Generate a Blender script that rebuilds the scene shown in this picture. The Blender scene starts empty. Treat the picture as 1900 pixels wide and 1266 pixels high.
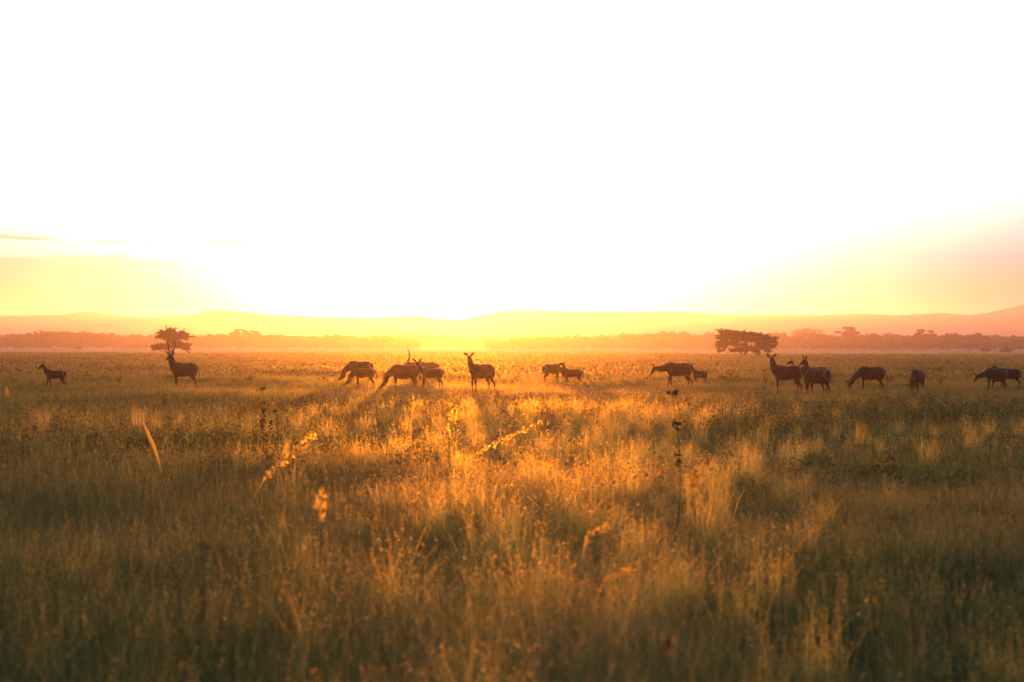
import bpy, math, random
import numpy as np
from mathutils import Vector, Matrix
R = math.radians
scn = bpy.context.scene
col = scn.collection

# ------------------------------------------------------------------ camera
CAM_H = 2.1
FPX = 2639.0                      # focal length in pixels of the 1900 px wide photograph
cam_d = bpy.data.cameras.new("camera"); cam = bpy.data.objects.new("camera", cam_d); col.objects.link(cam)
cam_d.lens = 50; cam_d.sensor_width = 36; cam_d.clip_end = 12000; cam_d.clip_start = 0.1
cam.location = (0, 0, CAM_H)
PITCH, ROLL = 0.185, 0.09
cam.rotation_euler = (Matrix.Rotation(R(90 + PITCH), 3, 'X') @ Matrix.Rotation(R(ROLL), 3, 'Z')).to_euler()
cam_d.dof.use_dof = True; cam_d.dof.focus_distance = 62; cam_d.dof.aperture_fstop = 1.7
scn.camera = cam

# ------------------------------------------------------------------ sun and sky
SUN_EL, SUN_AZ = 1.95, -2.45      # degrees; azimuth measured from +Y towards +X
world = bpy.data.worlds.new("World"); scn.world = world; world.use_nodes = True
wn, wl = world.node_tree.nodes, world.node_tree.links
wn.clear()
sky = wn.new('ShaderNodeTexSky'); sky.sky_type = 'NISHITA'; sky.sun_disc = False
sky.sun_elevation = R(SUN_EL); sky.sun_rotation = R(SUN_AZ)
sky.air_density = 1.0; sky.dust_density = 4.0; sky.ozone_density = 1.0; sky.altitude = 600
bg = wn.new('ShaderNodeBackground'); bg.inputs['Strength'].default_value = 0.15
wo = wn.new('ShaderNodeOutputWorld')
# sky tint: redder near the horizon, paler higher up, overhead brightened to fill the foreground
tc = wn.new('ShaderNodeTexCoord'); sx = wn.new('ShaderNodeSeparateXYZ'); wl.new(tc.outputs['Generated'], sx.inputs[0])
mr = wn.new('ShaderNodeMapRange'); mr.inputs['From Min'].default_value = 0.0; mr.inputs['From Max'].default_value = 0.30
wl.new(sx.outputs['Z'], mr.inputs['Value'])
rp = wn.new('ShaderNodeValToRGB'); e = rp.color_ramp.elements
e[0].position = 0.0; e[0].color = (.30, .01, .55, 1); e[1].position = 1.0; e[1].color = (1.6, 1.9, 2.0, 1)
for p_, c_ in ((.12, (.36, .055, .80, 1)), (.2, (.44, .18, 1.15, 1)), (.3, (.5, .48, 1.55, 1)), (.5, (.60, .60, 1.8, 1))):
    q_ = e.new(p_); q_.color = c_
wl.new(mr.outputs[0], rp.inputs['Fac'])
mul = wn.new('ShaderNodeMixRGB'); mul.blend_type = 'MULTIPLY'; mul.inputs['Fac'].default_value = 1
wl.new(sky.outputs[0], mul.inputs['Color1']); wl.new(rp.outputs[0], mul.inputs['Color2'])
sc2 = wn.new('ShaderNodeVectorMath'); sc2.operation = 'SCALE'; sc2.inputs['Scale'].default_value = 1.9; wl.new(mul.outputs[0], sc2.inputs[0])
# a thin bank of evening cloud low in the sky on the left, with loose streaks above it
def W_(op, a, b=None, c=None, clamp=False):
    q = wn.new('ShaderNodeMath'); q.operation = op; q.use_clamp = clamp
    for i_, v_ in enumerate((a, b, c)):
        if v_ is None: continue
        if isinstance(v_, (int, float)): q.inputs[i_].default_value = v_
        else: wl.new(v_, q.inputs[i_])
    return q.outputs[0]
def step_(v, lo, hi):
    q = wn.new('ShaderNodeMapRange'); q.interpolation_type = 'SMOOTHSTEP'; wl.new(v, q.inputs['Value']); q.inputs['From Min'].default_value = lo; q.inputs['From Max'].default_value = hi; return q.outputs[0]
mp = wn.new('ShaderNodeMapping'); mp.inputs['Scale'].default_value = (9, 9, 150); wl.new(tc.outputs['Generated'], mp.inputs['Vector'])
nzt = wn.new('ShaderNodeTexNoise'); nzt.inputs['Scale'].default_value = 1.0; nzt.inputs['Detail'].default_value = 5; wl.new(mp.outputs[0], nzt.inputs['Vector'])
leftm = step_(sx.outputs['X'], -.15, -.27)
zz = W_('MULTIPLY_ADD', nzt.outputs['Fac'], .012, sx.outputs['Z'])
bank = W_('MULTIPLY', step_(zz, .0655, .0625), leftm)
band_ = W_('MULTIPLY', step_(sx.outputs['Z'], .052, .058), step_(sx.outputs['Z'], .080, .070))
strk = W_('MULTIPLY', W_('MULTIPLY', step_(nzt.outputs['Fac'], .53, .62), band_), step_(sx.outputs['X'], -.13, -.18))
cf = W_('MULTIPLY', W_('MAXIMUM', W_('MULTIPLY', bank, .8), strk), .85, None, True)
cm = wn.new('ShaderNodeMixRGB'); cm.blend_type = 'MULTIPLY'; cm.inputs['Color2'].default_value = (.55, .22, .30, 1)
wl.new(cf, cm.inputs['Fac'])
# bright pale aureole of the low sun
dt = wn.new('ShaderNodeVectorMath'); dt.operation = 'DOT_PRODUCT'; wl.new(tc.outputs['Generated'], dt.inputs[0])
dt.inputs[1].default_value = (math.sin(R(SUN_AZ)) * math.cos(R(SUN_EL + 1)), math.cos(R(SUN_AZ)) * math.cos(R(SUN_EL + 1)), math.sin(R(SUN_EL + 1)))
ang = W_('ARCCOSINE', W_('MINIMUM', dt.outputs['Value'], 1.0))
gl_ = W_('MULTIPLY', W_('POWER', 2.71828, W_('MULTIPLY', ang, -1 / R(6.0))), 34.0)
gs = wn.new('ShaderNodeVectorMath'); gs.operation = 'SCALE'; gs.inputs[0].default_value = (1.0, .54, .66); wl.new(gl_, gs.inputs['Scale'])
ad = wn.new('ShaderNodeVectorMath'); ad.operation = 'ADD'; wl.new(sc2.outputs[0], ad.inputs[0]); wl.new(gs.outputs[0], ad.inputs[1])
wl.new(ad.outputs[0], cm.inputs['Color1']); wl.new(cm.outputs[0], bg.inputs['Color']); wl.new(bg.outputs[0], wo.inputs['Surface'])

sun_d = bpy.data.lights.new("sun", 'SUN'); sun = bpy.data.objects.new("sun", sun_d); col.objects.link(sun)
sun_d.energy = 5.0; sun_d.angle = R(0.5); sun_d.color = (1.0, 0.355, 0.03)
sd = Vector((math.sin(R(SUN_AZ)) * math.cos(R(SUN_EL)), math.cos(R(SUN_AZ)) * math.cos(R(SUN_EL)), math.sin(R(SUN_EL))))
sun.rotation_euler = sd.to_track_quat('Z', 'Y').to_euler()
sun.location = (0, 0, 30)

scn.view_settings.view_transform = 'Standard'; scn.view_settings.look = 'None'
scn.view_settings.exposure = 0.8; scn.view_settings.gamma = 1.0
scn.render.engine = 'CYCLES'
cy = scn.cycles
cy.use_denoising = True; cy.max_bounces = 4; cy.diffuse_bounces = 2; cy.glossy_bounces = 2
cy.transmission_bounces = 2; cy.volume_bounces = 0; cy.transparent_max_bounces = 6
cy.sample_clamp_indirect = 6.0

# ------------------------------------------------------------------ helpers
rng = np.random.default_rng(7)
random.seed(7)

def tag(o, label=None, cat=None, group=None, kind=None):
    if label: o['label'] = label
    if cat: o['category'] = cat
    if group: o['group'] = group
    if kind: o['kind'] = kind
    return o

def height(x, y):
    x = np.asarray(x, float); y = np.asarray(y, float)
    h = (0.10 * np.sin(x * 0.21 + 1.3 * np.sin(y * 0.07)) * np.sin(y * 0.17 + 0.6)
         + 0.07 * np.sin(x * 0.43 + y * 0.31 + 2.0) + 0.05 * np.sin(x * 0.9 - y * 0.67 + .5))
    r = np.sqrt(x * x + y * y)
    fade = np.clip((r - 3) / 8, 0, 1) * np.clip(1 - (r - 260) / 150, 0, 1)
    return h * fade

def mesh_obj(name, verts, faces, mats, parent=None, mat_idx=None, smooth=False, link=True):
    me = bpy.data.meshes.new(name)
    verts = np.asarray(verts, np.float32)
    if isinstance(faces, np.ndarray):
        n, k = faces.shape
        me.vertices.add(len(verts)); me.vertices.foreach_set('co', verts.ravel())
        me.loops.add(n * k); me.loops.foreach_set('vertex_index', faces.astype(np.int32).ravel())
        me.polygons.add(n); me.polygons.foreach_set('loop_start', np.arange(0, n * k, k, dtype=np.int32))
        me.update(calc_edges=True)
    else:
        me.from_pydata(verts.tolist(), [], faces)
    for m in (mats if isinstance(mats, (list, tuple)) else [mats]): me.materials.append(m)
    if mat_idx is not None: me.polygons.foreach_set('material_index', np.asarray(mat_idx, np.int32))
    me.polygons.foreach_set('use_smooth', [smooth] * len(me.polygons))
    me.update()
    o = bpy.data.objects.new(name, me)
    if link: col.objects.link(o)
    if parent: o.parent = parent
    return o

def new_mat(name):
    m = bpy.data.materials.new(name); m.use_nodes = True
    m.node_tree.nodes.clear()
    return m, m.node_tree.nodes, m.node_tree.links

def at(px, py, Y):
    """Point at distance Y that the photograph shows at pixel (px, py)."""
    return Vector(((px - 950) / FPX * Y, Y, CAM_H + (643 - py) / FPX * Y))

# ------------------------------------------------------------------ ground
def ground_material():
    m, n, l = new_mat('dry_soil')
    out = n.new('ShaderNodeOutputMaterial'); b = n.new('ShaderNodeBsdfPrincipled')
    geo = n.new('ShaderNodeNewGeometry')
    n1 = n.new('ShaderNodeTexNoise'); n1.inputs['Scale'].default_value = 0.06; n1.inputs['Detail'].default_value = 6
    n2 = n.new('ShaderNodeTexNoise'); n2.inputs['Scale'].default_value = 2.5; n2.inputs['Detail'].default_value = 8
    l.new(geo.outputs['Position'], n1.inputs['Vector']); l.new(geo.outputs['Position'], n2.inputs['Vector'])
    r1 = n.new('ShaderNodeValToRGB')
    r1.color_ramp.elements[0].position = .35; r1.color_ramp.elements[0].color = (.10, .075, .035, 1)
    r1.color_ramp.elements[1].position = .65; r1.color_ramp.elements[1].color = (.20, .145, .07, 1)
    l.new(n1.outputs['Fac'], r1.inputs['Fac'])
    mx = n.new('ShaderNodeMixRGB'); mx.blend_type = 'MULTIPLY'; mx.inputs['Fac'].default_value = .6
    l.new(r1.outputs['Color'], mx.inputs['Color1']); l.new(n2.outputs['Color'], mx.inputs['Color2'])
    l.new(mx.outputs['Color'], b.inputs['Base Color']); b.inputs['Roughness'].default_value = .95
    b.inputs['Specular IOR Level'].default_value = .1
    bp = n.new('ShaderNodeBump'); bp.inputs['Strength'].default_value = .6; bp.inputs['Distance'].default_value = .15
    l.new(n2.outputs['Fac'], bp.inputs['Height']); l.new(bp.outputs['Normal'], b.inputs['Normal'])
    l.new(b.outputs[0], out.inputs['Surface'])
    return m

def axis(fine_to, step, far):
    a = list(np.arange(0, fine_to, step)); s = step
    while a[-1] < far:
        s *= 1.15; a.append(min(a[-1] + s, far))
    return a
xs = axis(90, 1.0, 4600); xs = np.array([-v for v in xs[:0:-1]] + xs)
yp = axis(280, 1.0, 4600); yn = axis(10, 1.0, 1500); ys = np.array([-v for v in yn[:0:-1]] + yp)
GX, GY = np.meshgrid(xs, ys)
GV = np.stack([GX.ravel(), GY.ravel(), height(GX, GY).ravel()], 1)
nx, ny = len(xs), len(ys)
ii = (np.arange(ny - 1)[:, None] * nx + np.arange(nx - 1)[None, :]).ravel()
GF = np.stack([ii, ii + 1, ii + nx + 1, ii + nx], 1)
ground = mesh_obj('ground', GV, GF, ground_material(), smooth=True)
tag(ground, 'dry soil of the flat savanna plain under the grass', None, None, 'structure')

# ------------------------------------------------------------------ hills
def interp_noise(x, seed, oct=5, base=1.0):
    r = np.random.default_rng(seed); t = np.zeros_like(x)
    for k in range(oct):
        f = base * 2 ** k; t += np.sin(x * f + r.uniform(0, 6.28)) * np.cos(x * f * .61 + r.uniform(0, 6.28)) / 2 ** k
    return t

RIDGE = [(-2600, 592), (-1500, 585), (-700, 593), (-300, 586), (0, 590), (120, 588), (135, 584.5), (160, 581), (172, 581), (195, 585.5), (220, 589), (275, 592), (360, 588),
         (372, 583), (385, 580), (415, 579), (445, 581.5), (470, 584), (500, 587), (545, 588), (600, 591), (650, 592), (700, 592), (745, 589), (775, 588), (800, 592),
         (835, 596), (865, 594), (895, 586), (925, 580), (960, 577), (1000, 577), (1060, 580), (1100, 580), (1180, 580), (1281, 581), (1300, 583), (1331, 585),
         (1420, 585), (1521, 586), (1560, 584.5), (1605, 583.5), (1660, 586), (1700, 584.5), (1744, 581.5), (1770, 583.5), (1795, 585.5), (1824, 583), (1860, 575),
         (1900, 566), (1980, 553), (2100, 560), (2400, 575), (3200, 570), (4400, 590)]
HD = 3000.0
def hills_build():
    px = np.arange(-2200, 4000, 2.0)
    ry = np.interp(px, [p[0] for p in RIDGE], [p[1] for p in RIDGE])
    # soften the corners, then add the rough line of bush along the crest
    k = np.ones(9) / 9; ry = np.convolve(np.pad(ry, 4, 'edge'), k, 'valid')
    zr = CAM_H + (643 - ry) / FPX * HD
    X = (px - 950) / FPX * HD
    rr = np.random.default_rng(3)
    bush = np.abs(interp_noise(X * .11, 5, 4)) * .55 + rr.uniform(0, .9, len(X)) ** 3 * 1.6
    rows = []; prof = [(-520, 0.0), (-430, .06), (-330, .22), (-240, .42), (-150, .64), (-80, .83), (-30, .96), (0, 1.0), (60, .96), (200, .8), (500, .5), (900, 0.0)]
    for j, (dy, f) in enumerate(prof):
        wob = interp_noise(X * .012 + j * 1.7, 11 + j, 5) * 26 * (1 if abs(dy) > 5 else 0)
        zz = zr * f + interp_noise(X * .02 + j, 40 + j, 5) * 2.4 * (0 < f < .9)
        if dy in (0,): zz = zz + bush
        if f == 0: zz = zz * 0 - .6
        rows.append(np.stack([X * (1 + dy / HD * .25), HD + dy + wob, zz], 1))
    V = np.concatenate(rows); n = len(X); m_ = len(prof)
    i = (np.arange(m_ - 1)[:, None] * n + np.arange(n - 1)[None, :]).ravel()
    F = np.stack([i, i + 1, i + n + 1, i + n], 1)
    m, nn, l = new_mat('bushy_hillside')
    out = nn.new('ShaderNodeOutputMaterial'); b = nn.new('ShaderNodeBsdfDiffuse')
    geo = nn.new('ShaderNodeNewGeometry'); n1 = nn.new('ShaderNodeTexNoise'); n1.inputs['Scale'].default_value = .03; n1.inputs['Detail'].default_value = 9
    l.new(geo.outputs['Position'], n1.inputs['Vector'])
    r1 = nn.new('ShaderNodeValToRGB'); r1.color_ramp.elements[0].position = .4; r1.color_ramp.elements[0].color = (.03, .035, .015, 1)
    r1.color_ramp.elements[1].position = .62; r1.color_ramp.elements[1].color = (.10, .075, .04, 1)
    l.new(n1.outputs['Fac'], r1.inputs['Fac']); l.new(r1.outputs[0], b.inputs['Color']); l.new(b.outputs[0], out.inputs['Surface'])
    o = mesh_obj('hills', V, F, m, smooth=True)
    tag(o, 'low bush covered hills along the hazy horizon', None, None, 'structure')
hills_build()

# ------------------------------------------------------------------ plant materials
def leaf_material(name, dry, green, transl=.42, fwd=.2, dark_var=.42, tint_bias=0.0):
    """Thin leaf: diffuse + translucent + rough forward transmission; colour mixes by the instance's tint and by blade."""
    m, n, l = new_mat(name)
    out = n.new('ShaderNodeOutputMaterial')
    ai = n.new('ShaderNodeAttribute'); ai.attribute_type = 'INSTANCER'; ai.attribute_name = 'tint'
    ab = n.new('ShaderNodeAttribute'); ab.attribute_name = 'blade'
    sp = n.new('ShaderNodeSeparateXYZ'); l.new(ab.outputs['Vector'], sp.inputs[0])
    a1 = n.new('ShaderNodeMath'); a1.operation = 'MULTIPLY_ADD'; a1.inputs[1].default_value = .55; a1.inputs[2].default_value = -.27 + tint_bias
    l.new(sp.outputs[0], a1.inputs[0])
    a2 = n.new('ShaderNodeMath'); a2.operation = 'ADD'; a2.use_clamp = True
    l.new(a1.outputs[0], a2.inputs[0]); l.new(ai.outputs['Fac'], a2.inputs[1])
    mix = n.new('ShaderNodeMixRGB'); l.new(a2.outputs[0], mix.inputs['Fac'])
    mix.inputs['Color1'].default_value = (*green, 1); mix.inputs['Color2'].default_value = (*dry, 1)
    v = n.new('ShaderNodeMath'); v.operation = 'MULTIPLY_ADD'; v.inputs[1].default_value = dark_var * 2; v.inputs[2].default_value = 1 - dark_var
    l.new(sp.outputs[1], v.inputs[0])
    hs = n.new('ShaderNodeHueSaturation'); l.new(mix.outputs[0], hs.inputs['Color']); l.new(v.outputs[0], hs.inputs['Value'])
    df = n.new('ShaderNodeBsdfDiffuse'); tr = n.new('ShaderNodeBsdfTranslucent'); rf = n.new('ShaderNodeBsdfRefraction'); gl = n.new('ShaderNodeBsdfGlossy')
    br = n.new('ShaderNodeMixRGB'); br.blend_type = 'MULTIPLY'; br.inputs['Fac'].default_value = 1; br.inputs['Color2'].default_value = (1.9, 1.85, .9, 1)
    l.new(hs.outputs[0], br.inputs['Color1'])
    rf.inputs['IOR'].default_value = 1.15; rf.inputs['Roughness'].default_value = .85
    gl.inputs['Roughness'].default_value = .55; gl.inputs['Color'].default_value = (.5, .45, .4, 1)
    l.new(hs.outputs[0], df.inputs['Color']); l.new(br.outputs[0], tr.inputs['Color']); l.new(br.outputs[0], rf.inputs['Color'])
    m1 = n.new('ShaderNodeMixShader'); m1.inputs[0].default_value = transl; l.new(df.outputs[0], m1.inputs[1]); l.new(tr.outputs[0], m1.inputs[2])
    m2 = n.new('ShaderNodeMixShader'); m2.inputs[0].default_value = fwd; l.new(m1.outputs[0], m2.inputs[1]); l.new(rf.outputs[0], m2.inputs[2])
    m3 = n.new('ShaderNodeMixShader'); m3.inputs[0].default_value = .03; l.new(m2.outputs[0], m3.inputs[1]); l.new(gl.outputs[0], m3.inputs[2])
    l.new(m3.outputs[0], out.inputs['Surface'])
    return m

MAT_GRASS = leaf_material('grass_blades', (.23, .165, .07), (.042, .078, .030), transl=.34, fwd=.12)
MAT_DRY = leaf_material('dry_seed_grass', (.24, .15, .07), (.15, .12, .05), transl=.42, fwd=.12)
MAT_ORANGE = leaf_material('dry_leaf_sun_glow', (.46, .30, .10), (.38, .24, .08), transl=.60, fwd=.16, dark_var=.2)  # dry leaf colour brightened to orange, with the sun's glow painted in
MAT_WEED = leaf_material('weed_leaves', (.19, .125, .045), (.026, .042, .016), transl=.30, fwd=.06)

class Soup:
    """Quads with a 'blade' attribute (random, random, height)."""
    def __init__(s): s.v, s.a, s.m, s.n = [], [], [], 0
    def quads(s, P, rnd, mat=0):
        """P: (n, k, 2, 3) ribbons; rnd: (n, 2)"""
        n, k = P.shape[:2]
        s.v.append(P.reshape(-1, 3))
        t = np.linspace(0, 1, k)
        A = np.zeros((n, k, 2, 3)); A[..., 0] = rnd[:, 0, None, None]; A[..., 1] = rnd[:, 1, None, None]; A[..., 2] = t[None, :, None]
        s.a.append(A.reshape(-1, 3))
        b = (np.arange(n)[:, None] * k + np.arange(k - 1)[None, :]).ravel() * 2 + s.n
        s.m.append((np.stack([b, b + 1, b + 3, b + 2], 1), mat)); s.n += n * k * 2
    def build(s, name, mats, parent=None, link=True):
        V = np.concatenate(s.v); F = np.concatenate([f for f, _ in s.m]); MI = np.concatenate([np.full(len(f), m) for f, m in s.m])
        o = mesh_obj(name, V, F, mats, parent, MI, link=link)
        at_ = o.data.attributes.new('blade', 'FLOAT_VECTOR', 'POINT'); at_.data.foreach_set('vector', np.concatenate(s.a).astype(np.float32).ravel())
        return o

def blades(s, n, radius, h0, h1, w, lean, seed, mat=0, k=4, centres=None, square=False):
    r = np.random.default_rng(seed)
    if centres is None:
        if square: bx, by = r.uniform(-radius, radius, (2, n))
        else:
            a = r.uniform(0, 6.283, n); q = radius * np.sqrt(r.uniform(0, 1, n)); bx, by = q * np.cos(a), q * np.sin(a)
    else:
        c = centres[r.integers(0, len(centres), n)]; g = r.normal(0, .05, (n, 2)); bx, by = c[:, 0] + g[:, 0], c[:, 1] + g[:, 1]
    hh = r.uniform(h0, h1, n) * r.uniform(.7, 1.1, n); az = r.uniform(0, 6.283, n); ln = np.abs(r.normal(0, lean, n)) * hh
    fa = r.uniform(0, 6.283, n)
    t = np.linspace(0, 1, k)
    cx = bx[:, None] + np.cos(az)[:, None] * ln[:, None] * t ** 1.8; cyy = by[:, None] + np.sin(az)[:, None] * ln[:, None] * t ** 1.8
    cz = hh[:, None] * (t - .25 * (ln / hh)[:, None] * t ** 3) - .06
    ww = w * r.uniform(.6, 1.4, n)[:, None] * (1 - .85 * t) * .5
    dx, dy = np.cos(fa)[:, None] * ww, np.sin(fa)[:, None] * ww
    P = np.zeros((n, k, 2, 3))
    P[:, :, 0] = np.stack([cx - dx, cyy - dy, cz], -1); P[:, :, 1] = np.stack([cx + dx, cyy + dy, cz], -1)
    s.quads(P, r.uniform(0, 1, (n, 2)), mat)
    return np.stack([cx[:, -1], cyy[:, -1], cz[:, -1]], 1), np.stack([np.cos(az), np.sin(az)], 1)

def flecks(s, C, size, r, mat=0, aspect=1.0, flat=0.0, rnd=None):
    """One small quad at each centre, turned at random; flat in 0..1 lays them level."""
    n = len(C)
    u = r.normal(size=(n, 3)); u[:, 2] *= (1 - flat); u /= np.linalg.norm(u, axis=1)[:, None] + 1e-9
    w = r.normal(size=(n, 3)); w -= (w * u).sum(1)[:, None] * u; w /= np.linalg.norm(w, axis=1)[:, None] + 1e-9
    sz = size * r.uniform(.6, 1.4, n)[:, None]
    P = np.zeros((n, 2, 2, 3))
    P[:, 0, 0] = C - u * sz * aspect - w * sz * .25; P[:, 0, 1] = C - w * sz * .9; P[:, 1, 0] = C + w * sz * .9; P[:, 1, 1] = C + u * sz * aspect + w * sz * .25
    s.quads(P, r.uniform(0, 1, (n, 2)) if rnd is None else rnd, mat)

def panicle(s, tips, dirs, r, n_each, length, size, mat):
    n = len(tips); k = n_each
    t = r.uniform(0, 1, (n, k)); D = np.concatenate([dirs * .35, np.ones((n, 1))], 1); D /= np.linalg.norm(D, axis=1)[:, None]
    C = tips[:, None] + D[:, None] * (t[..., None] - .45) * length
    C += r.normal(0, 1, (n, k, 3)) * (length * .10 * (1.1 - t))[..., None]
    C = C.reshape(-1, 3)
    flecks(s, C, size, r, mat, aspect=1.7, rnd=np.repeat(r.uniform(0, 1, (n, 2)), k, 0))

def clump_near(seed):
    s = Soup(); r = np.random.default_rng(seed)
    blades(s, 130, .28, .14, .36, .0072, 1.2, seed, k=5)
    blades(s, 26, .2, .25, .50, .005, .8, seed + 50)
    tp, dr = blades(s, 2, .2, .35, .6, .003, .25, seed + 70, mat=1)
    blades(s, 7, .22, .40, .72, .0035, 1.0, seed + 90, mat=1, k=7)
    panicle(s, tp, dr, r, 22, .16, .0035, 1)
    return s.build('grass_source', [MAT_GRASS, MAT_DRY], link=False)
def patch_mid(seed):
    s = Soup(); r = np.random.default_rng(seed)
    blades(s, 600, .95, .08, .22, .011, .4, seed)
    blades(s, 60, .95, .14, .32, .010, .35, seed + 50, k=3)
    tp, dr = blades(s, 10, .9, .2, .45, .007, .25, seed + 70, mat=1, k=3)
    blades(s, 30, .9, .22, .5, .006, .8, seed + 90, mat=1, k=5)
    panicle(s, tp, dr, r, 8, .15, .008, 1)
    return s.build('grass_source', [MAT_GRASS, MAT_DRY], link=False)
def patch_far(seed):
    s = Soup(); r = np.random.default_rng(seed)
    blades(s, 620, 2.3, .10, .28, .045, .4, seed, k=3)
    tp, dr = blades(s, 50, 2.3, .2, .5, .03, .25, seed + 70, mat=1, k=3)
    panicle(s, tp, dr, r, 3, .15, .04, 1)
    return s.build('grass_source', [MAT_GRASS, MAT_DRY], link=False)
def weed_src(seed, tall, nl, ls, dry=False):
    """An upright branching weed with small dark leaves up its stems."""
    s = Soup(); r = np.random.default_rng(seed)
    ns = 4
    tp, dr = blades(s, ns, .10, tall * .75, tall, .012, .35, seed, mat=0, k=5)
    base = np.zeros_like(tp)
    C = []
    for q in range(ns):
        for j in range(nl):
            t = .25 + .78 * (j + r.uniform()) / nl
            p = np.array([tp[q, 0] * t ** 1.8, tp[q, 1] * t ** 1.8, tp[q, 2] * t])
            C.append(p + r.normal(0, .035, 3))
    C = np.array(C)
    flecks(s, C, ls, r, 0, aspect=1.25)
    flecks(s, C[::2] + r.normal(0, .02, (len(C[::2]), 3)), ls * .8, r, 0, aspect=1.1)
    return s.build('weed_source', [MAT_WEED], link=False)

def scatter(name, sources, pts, label, gmat=None):
    """pts: dict of arrays x y z rot sx sz idx tint. One object whose geometry nodes set a copy of a source on every vertex."""
    V = np.stack([pts['x'], pts['y'], pts['z']], 1).astype(np.float32)
    me = bpy.data.meshes.new(name); me.vertices.add(len(V)); me.vertices.foreach_set('co', V.ravel())
    def at_(nm, ty, arr, key='value'):
        a = me.attributes.new(nm, ty, 'POINT'); a.data.foreach_set(key, arr.ravel())
    at_('idx', 'INT', pts['idx'].astype(np.int32)); at_('tint', 'FLOAT', pts['tint'].astype(np.float32))
    n = len(V)
    at_('rot', 'FLOAT_VECTOR', np.stack([pts.get('tx', np.zeros(n)), pts.get('ty', np.zeros(n)), pts['rot']], 1).astype(np.float32), 'vector')
    at_('scl', 'FLOAT_VECTOR', np.stack([pts['sx'], pts['sx'], pts['sz']], 1).astype(np.float32), 'vector')
    o = bpy.data.objects.new(name, me); col.objects.link(o)
    g = bpy.data.node_groups.new(name, 'GeometryNodeTree')
    g.interface.new_socket('Geometry', in_out='INPUT', socket_type='NodeSocketGeometry'); g.interface.new_socket('Geometry', in_out='OUTPUT', socket_type='NodeSocketGeometry')
    N, L = g.nodes, g.links
    gi, go = N.new('NodeGroupInput'), N.new('NodeGroupOutput')
    jn = N.new('GeometryNodeJoinGeometry')
    for src in reversed(sources):
        oi = N.new('GeometryNodeObjectInfo'); oi.inputs['Object'].default_value = src
        gt = N.new('GeometryNodeGeometryToInstance'); L.new(oi.outputs['Geometry'], gt.inputs[0]); L.new(gt.outputs[0], jn.inputs[0])
    def named(nm, ty):
        a = N.new('GeometryNodeInputNamedAttribute'); a.data_type = ty; a.inputs['Name'].default_value = nm; return a.outputs['Attribute']
    ip = N.new('GeometryNodeInstanceOnPoints')
    L.new(gi.outputs[0], ip.inputs['Points']); L.new(jn.outputs[0], ip.inputs['Instance'])
    ip.inputs['Pick Instance'].default_value = True
    L.new(named('idx', 'INT'), ip.inputs['Instance Index']); L.new(named('rot', 'FLOAT_VECTOR'), ip.inputs['Rotation']); L.new(named('scl', 'FLOAT_VECTOR'), ip.inputs['Scale'])
    L.new(ip.outputs[0], go.inputs[0])
    md = o.modifiers.new('scatter', 'NODES'); md.node_group = g
    tag(o, label, None, None, 'stuff')
    return o

def nz(x, y, s, seed):
    r = np.random.default_rng(seed); t = 0
    for k in range(5):
        a = r.uniform(0, 6.28); f = s * (1.7 ** k); t = t + np.sin((x * np.cos(a) + y * np.sin(a)) * f + r.uniform(0, 6.28) + 1.5 * np.sin((x * np.sin(a) - y * np.cos(a)) * f * .7)) / 1.45 ** k
    return t / 2.2
def dry_and_glow(x, y):
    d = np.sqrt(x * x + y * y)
    t = .38 + .40 * nz(x, y, .13, 21) + .30 * nz(x, y, .45, 22) - .38 + .82 * np.exp(-((x - .035 * y) / (.115 * y + .4)) ** 2)  # patchy dry and green, plus the sun's glow painted as a golden centre column
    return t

def fan(n, y0, y1, seed, margin=3.0, k=.40):
    """Even density points in the wedge that the camera sees, y0 < y < y1."""
    r = np.random.default_rng(seed); X, Y = [], []; tot = 0
    while tot < n:
        y = np.sqrt(r.uniform(y0 ** 2, y1 ** 2, n)); x = r.uniform(-1, 1, n) * (k * y + margin)
        keep = r.uniform(0, 1, n) < (k * y + margin) / (k * y1 + margin) * (y1 / np.maximum(y, 1e-3)) * .999
        keep = np.ones(n, bool) if y0 > 20 else keep
        X.append(x[keep]); Y.append(y[keep]); tot += keep.sum()
    return np.concatenate(X)[:n], np.concatenate(Y)[:n]

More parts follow.
